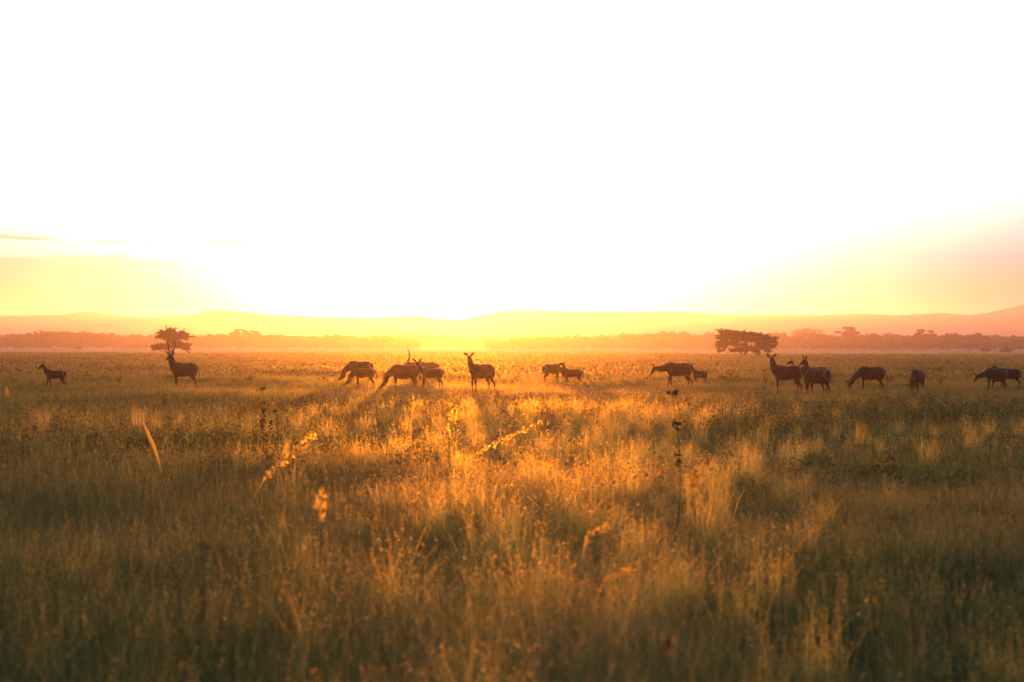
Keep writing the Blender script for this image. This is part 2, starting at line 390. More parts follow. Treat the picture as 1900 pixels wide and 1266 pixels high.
def grass_build():
    src = [clump_near(100 + i) for i in range(6)] + [patch_mid(200 + i) for i in range(6)] + [patch_far(300 + i) for i in range(5)]
    D = {k: [] for k in ('x', 'y', 'z', 'rot', 'sx', 'sz', 'idx', 'tint')}
    def add(x, y, i0, i1, smul, zmul, seed):
        r = np.random.default_rng(seed); n = len(x)
        hz = 1 + .28 * nz(x, y, .25, 31) + .26 * nz(x, y, 1.3, 32) * np.clip(40 / y, .3, 1)
        sc = smul * r.uniform(.85, 1.2, n)
        D['x'].append(x); D['y'].append(y); D['z'].append(height(x, y)); D['rot'].append(r.uniform(0, 6.28, n))
        D['sx'].append(sc); D['sz'].append(zmul * hz * r.uniform(.85, 1.15, n)); D['idx'].append(r.integers(i0, i1, n)); D['tint'].append(dry_and_glow(x, y) + r.normal(0, .10, n))
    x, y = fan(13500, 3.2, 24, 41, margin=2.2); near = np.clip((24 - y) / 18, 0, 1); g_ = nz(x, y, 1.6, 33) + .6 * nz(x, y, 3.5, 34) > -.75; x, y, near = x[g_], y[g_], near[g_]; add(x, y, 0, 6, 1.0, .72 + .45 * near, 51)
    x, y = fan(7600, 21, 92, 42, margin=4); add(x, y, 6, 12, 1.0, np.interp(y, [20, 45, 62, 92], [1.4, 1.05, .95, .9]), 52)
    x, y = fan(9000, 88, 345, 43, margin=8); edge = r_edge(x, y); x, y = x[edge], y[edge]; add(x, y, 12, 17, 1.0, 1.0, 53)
    D2 = {k: np.concatenate(v) for k, v in D.items()}
    return scatter('grass', src, D2, 'knee high wild grass, dry gold and olive green, covering the plain')
def r_edge(x, y):
    return y < 318 + 14 * nz(x, y * 0, .03, 77) - x * .12
grass_build()

def weeds_build():
    src = [weed_src(400 + i, .75, 9, .022) for i in range(4)] + [weed_src(420 + i, .5, 7, .03) for i in range(3)] + [weed_src(440 + i, .5, 6, .04) for i in range(3)]
    r = np.random.default_rng(61)
    D = {k: [] for k in ('x', 'y', 'z', 'rot', 'sx', 'sz', 'idx', 'tint')}
    def add(n, y0, y1, i0, i1, thr, seed, sc=1.0):
        x, y = fan(n, y0, y1, seed, margin=3)
        m = nz(x, y, .22, 71) + .4 * nz(x, y, .9, 72) + .35 * np.exp(-((x - .02 * y) / (.12 * y)) ** 2) > thr
        x, y = x[m], y[m]; n = len(x)
        D['x'].append(x); D['y'].append(y); D['z'].append(height(x, y)); D['rot'].append(r.uniform(0, 6.28, n)); s_ = sc * r.uniform(.6, 1.25, n)
        D['sx'].append(s_); D['sz'].append(s_); D['idx'].append(r.integers(i0, i1, n)); D['tint'].append(r.uniform(-.1, .35, n) + .40 * np.exp(-((x - .035 * y) / (.13 * y)) ** 2))  # tint raised along the centre column paints the sun's glow into the weeds
    add(900, 5, 24, 0, 7, .05, 81, .55); add(4200, 20, 50, 0, 7, .0, 82, .8); add(1100, 50, 75, 0, 7, .3, 85, .6); add(6500, 70, 200, 7, 10, .0, 83); add(3500, 190, 330, 7, 10, .1, 84, 1.3)
    D2 = {k: np.concatenate(v) for k, v in D.items()}
    return scatter('weeds', src, D2, 'scattered upright weeds with small dark leaves among the grass')
weeds_build()

def tufts_build():
    src = []
    for i in range(5):
        s = Soup(); r = np.random.default_rng(480 + i)
        tp, dr = blades(s, 85, .16, .40, .72, .005, .35, 480 + i, mat=0, k=6)
        t = r.uniform(.4, 1.05, 330)[:, None]; q = r.integers(0, 85, 330)
        flecks(s, tp[q] * np.concatenate([t ** 1.4, t ** 1.4, t], 1) + r.normal(0, .02, (330, 3)), .0038, r, 0, aspect=2.4)
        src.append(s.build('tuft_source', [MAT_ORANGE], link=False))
    r = np.random.default_rng(62)
    x, y = fan(4200, 4.5, 42, 86, margin=1)
    m = r.uniform(0, 1, len(x)) < .75 * np.exp(-((x - .045 * y) / (.12 * y + .2)) ** 2) * (.55 + .6 * nz(x, y, .5, 73)) + .015  # tufts added below the sun so their colour brings the golden glow
    x, y = x[m], y[m]; n = len(x); s_ = r.uniform(.55, 1.15, n)
    return scatter('glow_tufts', src, dict(x=x, y=y, z=height(x, y), rot=r.uniform(0, 6.28, n), sx=s_, sz=s_, idx=r.integers(0, 5, n), tint=r.uniform(.2, 1, n)), 'dry feathery tufts added through the middle of the field to carry the orange sun glow')
tufts_build()

# ------------------------------------------------------------------ trees
def bark_material():
    m, n, l = new_mat('tree_bark'); out = n.new('ShaderNodeOutputMaterial'); b = n.new('ShaderNodeBsdfPrincipled')
    t = n.new('ShaderNodeTexNoise'); t.inputs['Scale'].default_value = 6; t.inputs['Detail'].default_value = 6
    r = n.new('ShaderNodeValToRGB'); r.color_ramp.elements[0].color = (.04, .028, .02, 1); r.color_ramp.elements[1].color = (.12, .09, .06, 1)
    tc = n.new('ShaderNodeTexCoord'); l.new(tc.outputs['Object'], t.inputs['Vector']); l.new(t.outputs['Fac'], r.inputs['Fac']); l.new(r.outputs[0], b.inputs['Base Color'])
    b.inputs['Roughness'].default_value = .9; l.new(b.outputs[0], out.inputs['Surface']); return m
MAT_BARK = bark_material()
MAT_ACACIA = leaf_material('acacia_leaves', (.06, .045, .018), (.03, .036, .014), transl=.2, fwd=.04, tint_bias=.3)
MAT_FAR = leaf_material('far_tree_leaves', (.11, .08, .035), (.035, .045, .02), transl=.25, fwd=.04, tint_bias=.35)

class Tubes:
    def __init__(s): s.v, s.f = [], []
    def tube(s, pts, rad, k=6):
        pts = [Vector(p) for p in pts]; base = len(s.v); n = len(pts)
        for i, p in enumerate(pts):
            t = (pts[min(i + 1, n - 1)] - pts[max(i - 1, 0)]).normalized()
            ref = Vector((0, 0, 1)) if abs(t.z) < .9 else Vector((1, 0, 0))
            a = t.cross(ref).normalized(); b = t.cross(a)
            for j in range(k):
                q = 6.2832 * j / k; s.v.append(tuple(p + (a * math.cos(q) + b * math.sin(q)) * rad[i]))
        for i in range(n - 1):
            for j in range(k):
                j2 = (j + 1) % k; s.f.append((base + i * k + j, base + i * k + j2, base + (i + 1) * k + j2, base + (i + 1) * k + j))
        s.f.append(tuple(base + (n - 1) * k + j for j in range(k))); s.f.append(tuple(base + j for j in reversed(range(k))))
    def build(s, name, mat, parent=None, link=True):
        return mesh_obj(name, s.v, s.f, mat, parent, smooth=True, link=link)

def bend(a, b, r, n=6, sag=.0, wig=.12):
    a, b = Vector(a), Vector(b); L = (b - a).length; out = []
    w1, w2 = r.normal(0, wig, 3) * L * .5, r.normal(0, wig, 3) * L * .3
    for i in range(n + 1):
        t = i / n; p = a.lerp(b, t) + Vector(w1) * math.sin(t * math.pi) + Vector(w2) * math.sin(t * 2 * math.pi)
        p.z += sag * math.sin(t * math.pi) * L; out.append(p)
    return out

def thorn_tree(loc, base_pts, lobes, seed, label, twig=.3, leaf=.105):
    """Flat topped thorn tree: limbs run from the foot to every lobe, twigs fan out flat and carry small leaf clusters."""
    r = np.random.default_rng(seed)
    root = bpy.data.objects.new('acacia_tree', None); col.objects.link(root); root.location = loc
    tag(root, label, 'tree', 'lone flat topped acacias on the plain')
    T = Tubes(); S = Soup(); C = []; rn = []
    hub = [Vector(p) for p in base_pts]
    T.tube([Vector((0, 0, -.2)), hub[0] * .5 + Vector((0, 0, .05)), hub[0]], [.22, .18, .15], 8)
    for hb in hub[1:]: T.tube(bend(hub[0], hb, r, 4), list(np.linspace(.13, .09, 5)))
    for (cx, cyy, cz, rx, ry, rz, nb, dens) in lobes:
        c = Vector((cx, cyy, cz)); h = min(hub, key=lambda q: (q - c).length)
        T.tube(bend(h, c + Vector((0, 0, -rz * .5)), r, 6, sag=-.05), list(np.linspace(.10, .045, 7)))
        for b in range(nb):
            a = r.uniform(0, 6.283); q = math.sqrt(r.uniform(.05, 1)); z = r.normal(0, .42)
            e = c + Vector((math.cos(a) * rx * q, math.sin(a) * ry * q, max(-1, min(1, z)) * rz))
            st = c.lerp(h, r.uniform(0, .35)) + Vector((0, 0, -rz * .3))
            pts = bend(st, e, r, 5, sag=.10, wig=.10); T.tube(pts, list(np.linspace(.035, .010, 6)), 4)
            for tw in range(5):
                s0 = pts[int(r.integers(2, 6))]; d = Vector((math.cos(a + r.normal(0, .9)), math.sin(a + r.normal(0, .9)), r.normal(.12, .35)))
                ln = twig * r.uniform(.5, 2.6); s1 = s0 + d * ln
                T.tube([s0, s0.lerp(s1, .5) + Vector((0, 0, .03)), s1], [.010, .007, .004], 3)
                m = int(dens * r.uniform(.7, 2.0))
                for k in range(m):
                    t = r.uniform(.05, 1.0); C.append(np.array(s0.lerp(s1, t)) + r.normal(0, 1, 3) * np.array([.08, .08, .04])); 
    C = np.array(C)
    flecks(S, C, leaf, r, 0, aspect=1.5, flat=.55)
    T.build('trunk', MAT_BARK, root); S.build('crown', [MAT_ACACIA], root)
    return root

# left acacia: a spiky top, a broad middle tier and two lower tiers
p = at(319, 643, 250); z0 = float(height(p.x, 250))
k = 250 / FPX
thorn_tree((p.x, 250, z0), [(0, 0, 1.1), (.3, .2, 2.2), (-.2, -.1, 3.0)],
   [(-.1, 0, 4.95, 1.0, 1.0, .35, 9, 5), (-.9, .3, 4.3, 1.5, 1.4, .35, 22, 12), (1.0, -.3, 4.15, 2.0, 1.6, .4, 26, 12),
    (-.8, 0, 3.5, 2.1, 1.8, .5, 38, 14), (1.2, 0, 3.45, 2.1, 1.8, .5, 38, 14), (.2, 0, 3.7, 1.8, 1.7, .6, 34, 14),
    (.3, 0, 2.8, .9, .9, .5, 18, 14), (-1.9, -.2, 1.75, 1.55, 1.3, .42, 34, 15), (-2.6, .3, 1.45, .8, .8, .25, 12, 12),
    (-.6, 0, 1.9, 1.1, 1.1, .5, 24, 14), (1.0, .2, 2.2, 1.3, 1.2, .5, 32, 14), (2.2, 0, 1.9, 1.2, 1.1, .55, 28, 13), (2.6, -.2, 1.4, .7, .7, .3, 10, 10)],
   501, 'layered acacia tree with a spiky narrow top standing behind the horned bull')
# right acacia: wide flat crown that leans, drooping at both ends
p = at(1381, 643, 240); z0 = float(height(p.x, 240))
thorn_tree((p.x, 240, z0), [(0, 0, .7), (-1.3, .3, 2.2), (1.3, -.2, 2.1), (.2, .6, 2.4), (-2.9, .2, 3.0), (3.0, 0, 2.6)],
   [(-3.9, 0, 4.75, .7, .8, .22, 7, 4), (-2.9, 0, 4.65, 1.0, 1.0, .28, 12, 6), (-2.7, .2, 4.1, 1.5, 1.5, .35, 34, 13), (-1.2, -.3, 4.3, 1.6, 1.6, .38, 38, 13), (.4, .3, 4.1, 1.7, 1.7, .40, 40, 13),
    (1.9, -.2, 3.9, 1.5, 1.5, .38, 34, 13), (3.1, .1, 3.6, 1.3, 1.4, .35, 26, 12), (4.5, .1, 3.4, .9, 1.1, .28, 14, 9), (-1.2, 0, 3.5, 1.7, 1.5, .42, 30, 13), (.9, 0, 3.3, 1.9, 1.5, .42, 32, 13),
    (-3.7, 0, 3.4, .7, .9, .5, 14, 9), (-4.0, .2, 2.3, .6, .9, .7, 15, 8), (-3.0, -.2, 2.4, .9, .9, .5, 15, 8), (-3.9, 0, 1.35, .45, .7, .4, 7, 6), (-2.0, .2, 2.7, .8, .9, .4, 13, 9),
    (3.2, 0, 2.8, 1.1, 1.0, .5, 20, 10), (4.7, 0, 2.9, .7, .8, .35, 10, 8), (5.1, 0, 2.2, .5, .7, .45, 8, 6), (3.3, .2, 1.9, .7, .8, .5, 12, 9), (4.0, 0, 1.3, .45, .6, .4, 7, 6), (-1.3, .4, 1.4, 1.0, .8, .35, 18, 9), (1.6, -.3, 1.7, .7, .8, .6, 20, 12), (2.3, .3, 1.1, .4, .5, .35, 7, 8), (.3, 0, 1.6, .8, .7, .5, 20, 10), (-.5, 0, 2.3, 1.2, .9, .4, 20, 9)],
   502, 'wide flat crowned acacia tree with drooping ends standing right of the sunlit ground')

def bushy(seed, H, W, n, link=False, parent=None, open_=False, leaf=.34):
    """A savanna tree seen from afar: forked trunk, uneven crown of leaf clusters."""
    r = np.random.default_rng(seed); S = Soup(); T = Tubes(); C = []
    fk = Vector((0, 0, H * (.38 if open_ else .22)))
    T.tube([Vector((0, 0, -.4)), fk], [H * .035, H * .028], 6)
    nl = 11 if open_ else 13
    for i in range(nl):
        a = r.uniform(0, 6.283); q = math.sqrt(r.uniform(0, 1)) * W * .5 * .78
        z = H * (r.uniform(.62, .93) if open_ else r.uniform(.28, .86)) * (1 - .16 * (q / (W * .5)) ** 2)
        c = Vector((math.cos(a) * q, math.sin(a) * q, z)); rad = W * (r.uniform(.07, .17) if open_ else r.uniform(.12, .23))
        T.tube(bend(fk, c, r, 4), list(np.linspace(H * .016, H * .005, 5)), 4)
        m = n // nl; d = r.normal(size=(m, 3)); d /= np.linalg.norm(d, axis=1)[:, None]
        C.append(np.array(c) + d * (rad * r.uniform(.25, 1.25, m) ** .5)[:, None] * np.array([1, 1, r.uniform(.25, .5) if open_ else r.uniform(.5, .8)]))
    C = np.concatenate(C); C = C[C[:, 2] > .1]
    flecks(S, C, leaf, r, 0, aspect=1.3)
    return T, S

def wood_build():
    src = []
    for i in range(7):
        T, S = bushy(600 + i, 8.0, 8 + i % 3 * 2, 1500)
        tv = np.array(T.v); b = len(S.v)
        # trunk joined to its crown as ribbons so each source is one mesh
        o = S.build('tree_source', [MAT_FAR], link=False); src.append(o)
    r = np.random.default_rng(90); D = {k: [] for k in ('x', 'y', 'z', 'rot', 'sx', 'sz', 'idx', 'tint')}
    def band(n, y0, y1, hs, gap, seed, k=.5):
        rr = np.random.default_rng(seed); y = rr.uniform(y0, y1, n); x = rr.uniform(-k, k, n) * y
        px = 950 + x / y * FPX
        m = np.ones(n, bool)
        if gap: m = ~((px > 776) & (px < 905)) 
        x, y, px = x[m], y[m], px[m]
        hh = hs * (1 + .14 * nz(px, px * 0, .012, 91) + .12 * nz(px, px * 0, .05, 92)) * rr.uniform(.72, 1.12, len(x))
        hh = hh * np.interp(px, [600, 700, 776, 905, 960, 1100, 1450, 1650], [1, .9, .72, .66, .85, 1, 1.0, 1.05]) if gap else hh
        D['x'].append(x); D['y'].append(y); D['z'].append(x * 0 - .1); D['rot'].append(rr.uniform(0, 6.28, len(x))); D['sx'].append(hh / 8 * rr.uniform(.9, 1.4, len(x))); D['sz'].append(hh / 8)
        D['idx'].append(rr.integers(0, 7, len(x))); D['tint'].append(rr.uniform(0, .6, len(x)))
    band(1100, 760, 900, 8.0, True, 1); band(160, 735, 762, 4.0, True, 3); band(900, 1150, 1300, 10.5, False, 2)
    D2 = {k_: np.concatenate(v) for k_, v in D.items()}
    scatter('far_woodland', src, D2, 'hazy belt of bush and trees across the far edge of the plain')
wood_build()

def far_tree(px, ptop, Y, W, seed, label, open_=True):
    x = (px - 950) / FPX * Y; H = CAM_H + (643 - ptop) / FPX * Y
    root = bpy.data.objects.new('savanna_tree', None); col.objects.link(root); root.location = (x, Y, -.1)
    tag(root, label, 'tree', 'taller trees rising from the far woodland')
    T, S = bushy(seed, H / .93, W, 2600, open_=open_, leaf=.27)
    T.build('trunk', MAT_BARK, root); S.build('crown', [MAT_FAR], root)
far_tree(95, 618, 770, 9, 701, 'rounded tree top rising above the far woodland at the left end', False)
far_tree(213, 617, 780, 8, 702, 'small round tree top in the far woodland left of the layered acacia', False)
far_tree(442, 613, 775, 12, 703, 'spreading flat tree in the far woodland right of the layered acacia')
far_tree(467, 615, 790, 10, 704, 'open crowned tree at the right shoulder of a spreading flat tree in the far wood')
far_tree(1168, 616, 770, 12, 705, 'round hazy tree above the far woodland beyond the long browsing cow', False)
far_tree(1263, 616, 775, 12, 706, 'dome shaped hazy tree halfway from the round one to the wide acacia', False)
far_tree(1304, 617, 780, 9, 707, 'small hazy tree top just left of the wide acacia', False)
far_tree(1505, 611, 770, 20, 708, 'broad leafy tree first right of the wide acacia in the far wood', False)
far_tree(1573, 608, 765, 16, 709, 'tallest open umbrella tree of the far woodland with sky in its crown')
far_tree(1622, 617, 775, 8, 710, 'small spiky tree just right of the tallest umbrella tree')
far_tree(1719, 613, 765, 15, 711, 'flat topped tree with bare limbs standing alone above the right woodland')
far_tree(1819, 616, 770, 10, 712, 'dark round tree near the right end of the far woodland', False)

def low_bush(px, py, w, h, seed, label):
    Y = CAM_H * FPX / (py - 643); x = (px - 950) / FPX * Y
    T, S = bushy(seed, h, w, 900, leaf=.16)
    root = bpy.data.objects.new('bush', None); col.objects.link(root); root.location = (x, Y, -.1)
    tag(root, label, 'bush', 'low bushes on the pale strip before the far wood')
    T.build('stem', MAT_BARK, root); S.build('foliage', [MAT_FAR], root)
low_bush(143, 652, 5, 1.6, 720, 'low dark bush on the pale strip left of the horned bull')
low_bush(1829, 653, 4.5, 1.5, 721, 'low dark bush on the pale strip, first of two at the right end')
low_bush(1869, 654, 5.5, 1.7, 722, 'wider low bush on the pale strip at the far right end')

# ------------------------------------------------------------------ waterbuck
def coat_material():
    m, n, l = new_mat('shaggy_coat'); out = n.new('ShaderNodeOutputMaterial'); b = n.new('ShaderNodeBsdfPrincipled')
    a = n.new('ShaderNodeAttribute'); a.attribute_name = 'coat'
    t = n.new('ShaderNodeTexNoise'); t.inputs['Scale'].default_value = 30; t.inputs['Detail'].default_value = 5
    tc = n.new('ShaderNodeTexCoord'); l.new(tc.outputs['Object'], t.inputs['Vector'])
    mx = n.new('ShaderNodeMixRGB'); mx.blend_type = 'MULTIPLY'; mx.inputs['Fac'].default_value = .45
    l.new(a.outputs['Color'], mx.inputs['Color1']); l.new(t.outputs['Color'], mx.inputs['Color2'])
    l.new(mx.outputs[0], b.inputs['Base Color']); b.inputs['Roughness'].default_value = .85
    b.inputs['Sheen Weight'].default_value = .1; b.inputs['Sheen Roughness'].default_value = .4; b.inputs['Specular IOR Level'].default_value = .2
    bp = n.new('ShaderNodeBump'); bp.inputs['Strength'].default_value = .4; bp.inputs['Distance'].default_value = .02
    l.new(t.outputs['Fac'], bp.inputs['Height']); l.new(bp.outputs[0], b.inputs['Normal']); l.new(b.outputs[0], out.inputs['Surface'])
    return m
def hair_material():
    m, n, l = new_mat('loose_hair'); out = n.new('ShaderNodeOutputMaterial')
    a = n.new('ShaderNodeAttribute'); a.attribute_name = 'coat'
    br = n.new('ShaderNodeMixRGB'); br.blend_type = 'ADD'; br.inputs['Fac'].default_value = 1; br.inputs['Color2'].default_value = (.20, .13, .07, 1)
    l.new(a.outputs['Color'], br.inputs['Color1'])
    d = n.new('ShaderNodeBsdfDiffuse'); l.new(a.outputs['Color'], d.inputs['Color'])
    t = n.new('ShaderNodeBsdfTranslucent'); l.new(br.outputs[0], t.inputs['Color'])
    r = n.new('ShaderNodeBsdfRefraction'); r.inputs['IOR'].default_value = 1.2; r.inputs['Roughness'].default_value = .5; l.new(br.outputs[0], r.inputs['Color'])
    m1 = n.new('ShaderNodeMixShader'); m1.inputs[0].default_value = .5; l.new(d.outputs[0], m1.inputs[1]); l.new(t.outputs[0], m1.inputs[2])
    m2 = n.new('ShaderNodeMixShader'); m2.inputs[0].default_value = .35; l.new(m1.outputs[0], m2.inputs[1]); l.new(r.outputs[0], m2.inputs[2])
    l.new(m2.outputs[0], out.inputs['Surface']); return m
def plain(name, c, rough=.6, spec=.5):
    m, n, l = new_mat(name); out = n.new('ShaderNodeOutputMaterial'); b = n.new('ShaderNodeBsdfPrincipled')
    t = n.new('ShaderNodeTexNoise'); t.inputs['Scale'].default_value = 25; tc = n.new('ShaderNodeTexCoord'); l.new(tc.outputs['Object'], t.inputs['Vector'])
    r = n.new('ShaderNodeValToRGB'); r.color_ramp.elements[0].color = (*[q * .6 for q in c], 1); r.color_ramp.elements[1].color = (*[min(1, q * 1.3) for q in c], 1)
    l.new(t.outputs['Fac'], r.inputs['Fac']); l.new(r.outputs[0], b.inputs['Base Color']); b.inputs['Roughness'].default_value = rough; b.inputs['Specular IOR Level'].default_value = spec
    l.new(b.outputs[0], out.inputs['Surface']); return m
MAT_COAT, MAT_HAIR = coat_material(), hair_material()
MAT_HORN = plain('ridged_horn', (.02, .014, .011), .7, .2); MAT_EYE = plain('dark_eye', (.01, .008, .006), .1)

def catmull(P, n):
    P = np.asarray(P, float); Q = np.vstack([2 * P[0] - P[1], P, 2 * P[-1] - P[-2]]); out = []
    for i in range(1, len(Q) - 2):
        for j in range(n):
            t = j / n; a, b, c, d = Q[i - 1], Q[i], Q[i + 1], Q[i + 2]
            out.append(.5 * ((2 * b) + (-a + c) * t + (2 * a - 5 * b + 4 * c - d) * t * t + (-a + 3 * b - 3 * c + d) * t ** 3))
    out.append(Q[-2]); return np.array(out)

def loft(V, F, nodes, side=(0, 1, 0), k=16, sub=4):
    """nodes: (x, y, z, r_side, r_up). Elliptical rings along a smooth curve, closed by rounded ends."""
    N = catmull(nodes, sub); N[:, 3:] = np.maximum(N[:, 3:], .004)
    P = N[:, :3]; n = len(P); side = Vector(side)
    rings = []
    for i in range(n):
        t = Vector(P[min(i + 1, n - 1)] - P[max(i - 1, 0)]).normalized()
        sd_ = (side - t * side.dot(t)).normalized(); up = t.cross(sd_)
        rings.append((Vector(P[i]), sd_, up, N[i, 3], N[i, 4], t))
    first, last = rings[0], rings[-1]
    full = []
    for f, q in ((-1, .0), (-.8, .6)): full.append((first[0] + first[5] * f * min(first[3], first[4]) * .9, first[1], first[2], first[3] * max(q, .08), first[4] * max(q, .08), first[5]))
    full += rings
    for f, q in ((.8, .6), (1, .0)): full.append((last[0] + last[5] * f * min(last[3], last[4]) * .9, last[1], last[2], last[3] * max(q, .08), last[4] * max(q, .08), last[5]))
    b = len(V)
    for (p, s_, u, rs, ru, t) in full:
        for j in range(k):
            q = 6.28318 * j / k; V.append(tuple(p + s_ * math.cos(q) * rs + u * math.sin(q) * ru))
    m = len(full)
    for i in range(m - 1):
        for j in range(k):
            j2 = (j + 1) % k; F.append((b + i * k + j, b + i * k + j2, b + (i + 1) * k + j2, b + (i + 1) * k + j))
    F.append(tuple(b + j for j in reversed(range(k)))); F.append(tuple(b + (m - 1) * k + j for j in range(k)))

NECKS = {  # head joint (x, y, z) and middle of the neck, for a shoulder height of 1.2
    'up': ((.67, 0, 1.49), (.60, 0, 1.25)), 'alert': ((.78, 0, 1.42), (.64, 0, 1.20)), 'half': ((.92, 0, 1.28), (.70, 0, 1.12)),
    'level': ((1.06, 0, 1.12), (.76, 0, 1.05)), 'low': ((1.12, 0, .96), (.80, 0, .94)), 'dip': ((1.08, 0, .74), (.82, 0, .84)), 'graze': ((.89, 0, .42), (.80, 0, .72)), 'stretch': ((1.02, 0, .42), (.82, 0, .72))}

def waterbuck(px, yf, s, heading, neck, label, head=None, hpitch=-25, legs=(0, 0, 0, 0), bull=False, calf=False, tail=8, ears='out',
              group='waterbuck spread over the plain', seed=0, bendy=0.0, knee=(0, 0, 0, 0), horn_tilt=0):
    """px: picture column of the body's middle, yf: picture row of its feet on the ground; heading in degrees, 0 = +X, 270 = towards the camera.
    head: compass direction of the face (same scale); None looks straight ahead. legs: foot offsets (front left, front right, hind left, hind right)."""
    Y = 65.0
    for _ in range(12):
        x = (px - 950) / FPX * Y; Y = (CAM_H - float(height(x, Y))) * FPX / (yf - 643)
    x = (px - 950) / FPX * Y; z = float(height(x, Y)); sc = s / 1.2
    root = bpy.data.objects.new('waterbuck', None); col.objects.link(root)
    root.location = (x, Y, z); root.rotation_euler = (0, 0, R(heading)); root.scale = (sc * .95, sc, sc)
    tag(root, label, 'antelope', group)
    V, F = [], []
    tb = 1.10 if bull else (.86 if calf else 1.0); nb = 1.35 if bull else (.85 if calf else 1.0); hb = 1.12 if calf else 1.0; lb = 1.12 if calf else 1.0
    cy_ = lambda xx: bendy * xx * abs(xx)
    body = [(-.60, 0, .98, .11, .13), (-.52, 0, .965, .185, .205), (-.36, 0, .93, .225, .26), (-.10, 0, .895, .245, .275), (.14, 0, .885, .24, .285), (.34, 0, .93, .20, .285), (.47, 0, .97, .165, .24), (.55, 0, .98, .12, .17)]
    loft(V, F, [(a, cy_(a), c, d * tb, 1.07 * e * (.5 + .5 * tb) if not calf else e * .90) for a, b, c, d, e in body], k=20)
    (hx, hy, hz), (mx_, my, mz) = NECKS[neck]
    hj = Vector((hx, hy, hz)); mid = Vector((mx_, my, mz))
    hd_yaw = R((head - heading) if head is not None else 0)
    hd = Vector((math.cos(hd_yaw) * math.cos(R(hpitch)), math.sin(hd_yaw) * math.cos(R(hpitch)), math.sin(R(hpitch))))
    hs = Vector((-math.sin(hd_yaw), math.cos(hd_yaw), 0)); hu = hd.cross(hs)
    loft(V, F, [(.36, 0, .99, .15 * nb, .22), (.50, 0, 1.02 if mz > .9 else .93, .125 * nb, .185), (mid.x, mid.y, mid.z, .098 * nb, .145 * (.6 + .4 * nb)), (hj.x - .02, hj.y, hj.z - .01, .080 * nb, .100)])
    H = lambda t, o=0.0: hj + hd * t * hb + hu * o
    hn = [(-.05, .0, .055, .060), (.03, .012, .078, .084), (.11, -.004, .070, .080), (.19, -.018, .050, .062), (.28, -.028, .040, .046), (.34, -.034, .034, .036)]
    loft(V, F, [(*H(t, o), a * hb, b * hb) for t, o, a, b in hn], side=hs)
    def leg(front, sgn, dx, kn):
        yy = sgn * (.105 if front else .115) * tb
        if front:
            nodes = [(.40, yy * .95, .90, .085, .14), (.385, yy, .72, .06, .088), (.40 + dx * .35, yy, .56, .042, .052), (.40 + dx * .6 + kn * .10, yy, .37, .033, .038), (.40 + dx * .85 - kn * .02, yy, .20, .022, .026), (.40 + dx, yy, .085 + kn * .06, .026, .030), (.43 + dx, yy, .02 + kn * .06, .028, .036)]
        else:
            nodes = [(-.44, yy * .8, .93, .10, .19), (-.42, yy * 1.05, .76, .088, .155), (-.40 + dx * .25, yy * 1.08, .60, .055, .088), (-.50 + dx * .6, yy, .44, .032, .046), (-.555 + dx * .75, yy, .38, .027, .036), (-.53 + dx * .9, yy, .20, .022, .027), (-.515 + dx, yy, .085, .026, .031), (-.485 + dx, yy, .02, .028, .037)]
        loft(V, F, [(a, b, c, d * 1.18, e * 1.15) for a, b, c, d, e in nodes], k=10)
    leg(True, 1, legs[0], knee[0]); leg(True, -1, legs[1], knee[1]); leg(False, 1, legs[2], knee[2]); leg(False, -1, legs[3], knee[3])
    tmp = mesh_obj('body_tmp', V, F, MAT_COAT)
    rm = tmp.modifiers.new('r', 'REMESH'); rm.mode = 'VOXEL'; rm.voxel_size = .020
    sm = tmp.modifiers.new('s', 'SMOOTH'); sm.factor = .5; sm.iterations = 3
    dg = bpy.context.evaluated_depsgraph_get(); me = bpy.data.meshes.new_from_object(tmp.evaluated_get(dg), depsgraph=dg)
    bpy.data.objects.remove(tmp)
    nv = len(me.vertices); co = np.zeros(nv * 3, np.float32); me.vertices.foreach_get('co', co); co = co.reshape(-1, 3)
    no = np.zeros(nv * 3, np.float32); me.vertices.foreach_get('normal', no); no = no.reshape(-1, 3)
    nf = len(me.polygons); fv = np.zeros(len(me.loops), np.int32); me.loops.foreach_get('vertex_index', fv); lt = np.zeros(nf, np.int32); me.polygons.foreach_get('loop_total', lt)
    me_faces = []; k = 0
    # colours of the coat
    base = np.array((.020, .013, .010) if bull else (.024, .014, .010)); dark = np.array((.028, .020, .016)); white = np.array((.20, .16, .13)); grey = np.array((.075, .055, .045))
    def colour(c):
        C = np.tile(base, (len(c), 1))
        f = np.clip((.60 - c[:, 2]) / .15, 0, 1)[:, None]; onleg = ((np.abs(c[:, 0] - hj.x) > .2) | (c[:, 2] < hj.z - .4))[:, None]; C = np.where(onleg, C * (1 - f) + dark * f, C)
        dr = np.linalg.norm(c - np.array((-.70, 0, .96)), axis=1); ring = (np.clip(1 - np.abs(dr - .245) / .035, 0, 1) * (c[:, 0] < -.45) * (c[:, 2] > .62))[:, None]; C = C * (1 - ring) + white * ring
        rel = c - np.array(hj); th = rel @ np.array(hd); uu = rel @ np.array(hu)
        mz_ = (np.clip((th - .24) / .04, 0, 1) * (th < .5) * (np.linalg.norm(rel, axis=1) < .5))[:, None]; C = C * (1 - mz_ * .6) + grey * mz_ * .6
        bib = (np.clip(1 - np.linalg.norm(rel - np.array(hd) * .02 + np.array(hu) * .10, axis=1) / .12, 0, 1) ** .5)[:, None]; C = C * (1 - bib * .8) + white * bib * .8
        nk = (np.clip(1 - np.linalg.norm(c - np.array(mid), axis=1) / .25, 0, 1))[:, None]; C = C * (1 - nk * .55) + grey * nk * .55
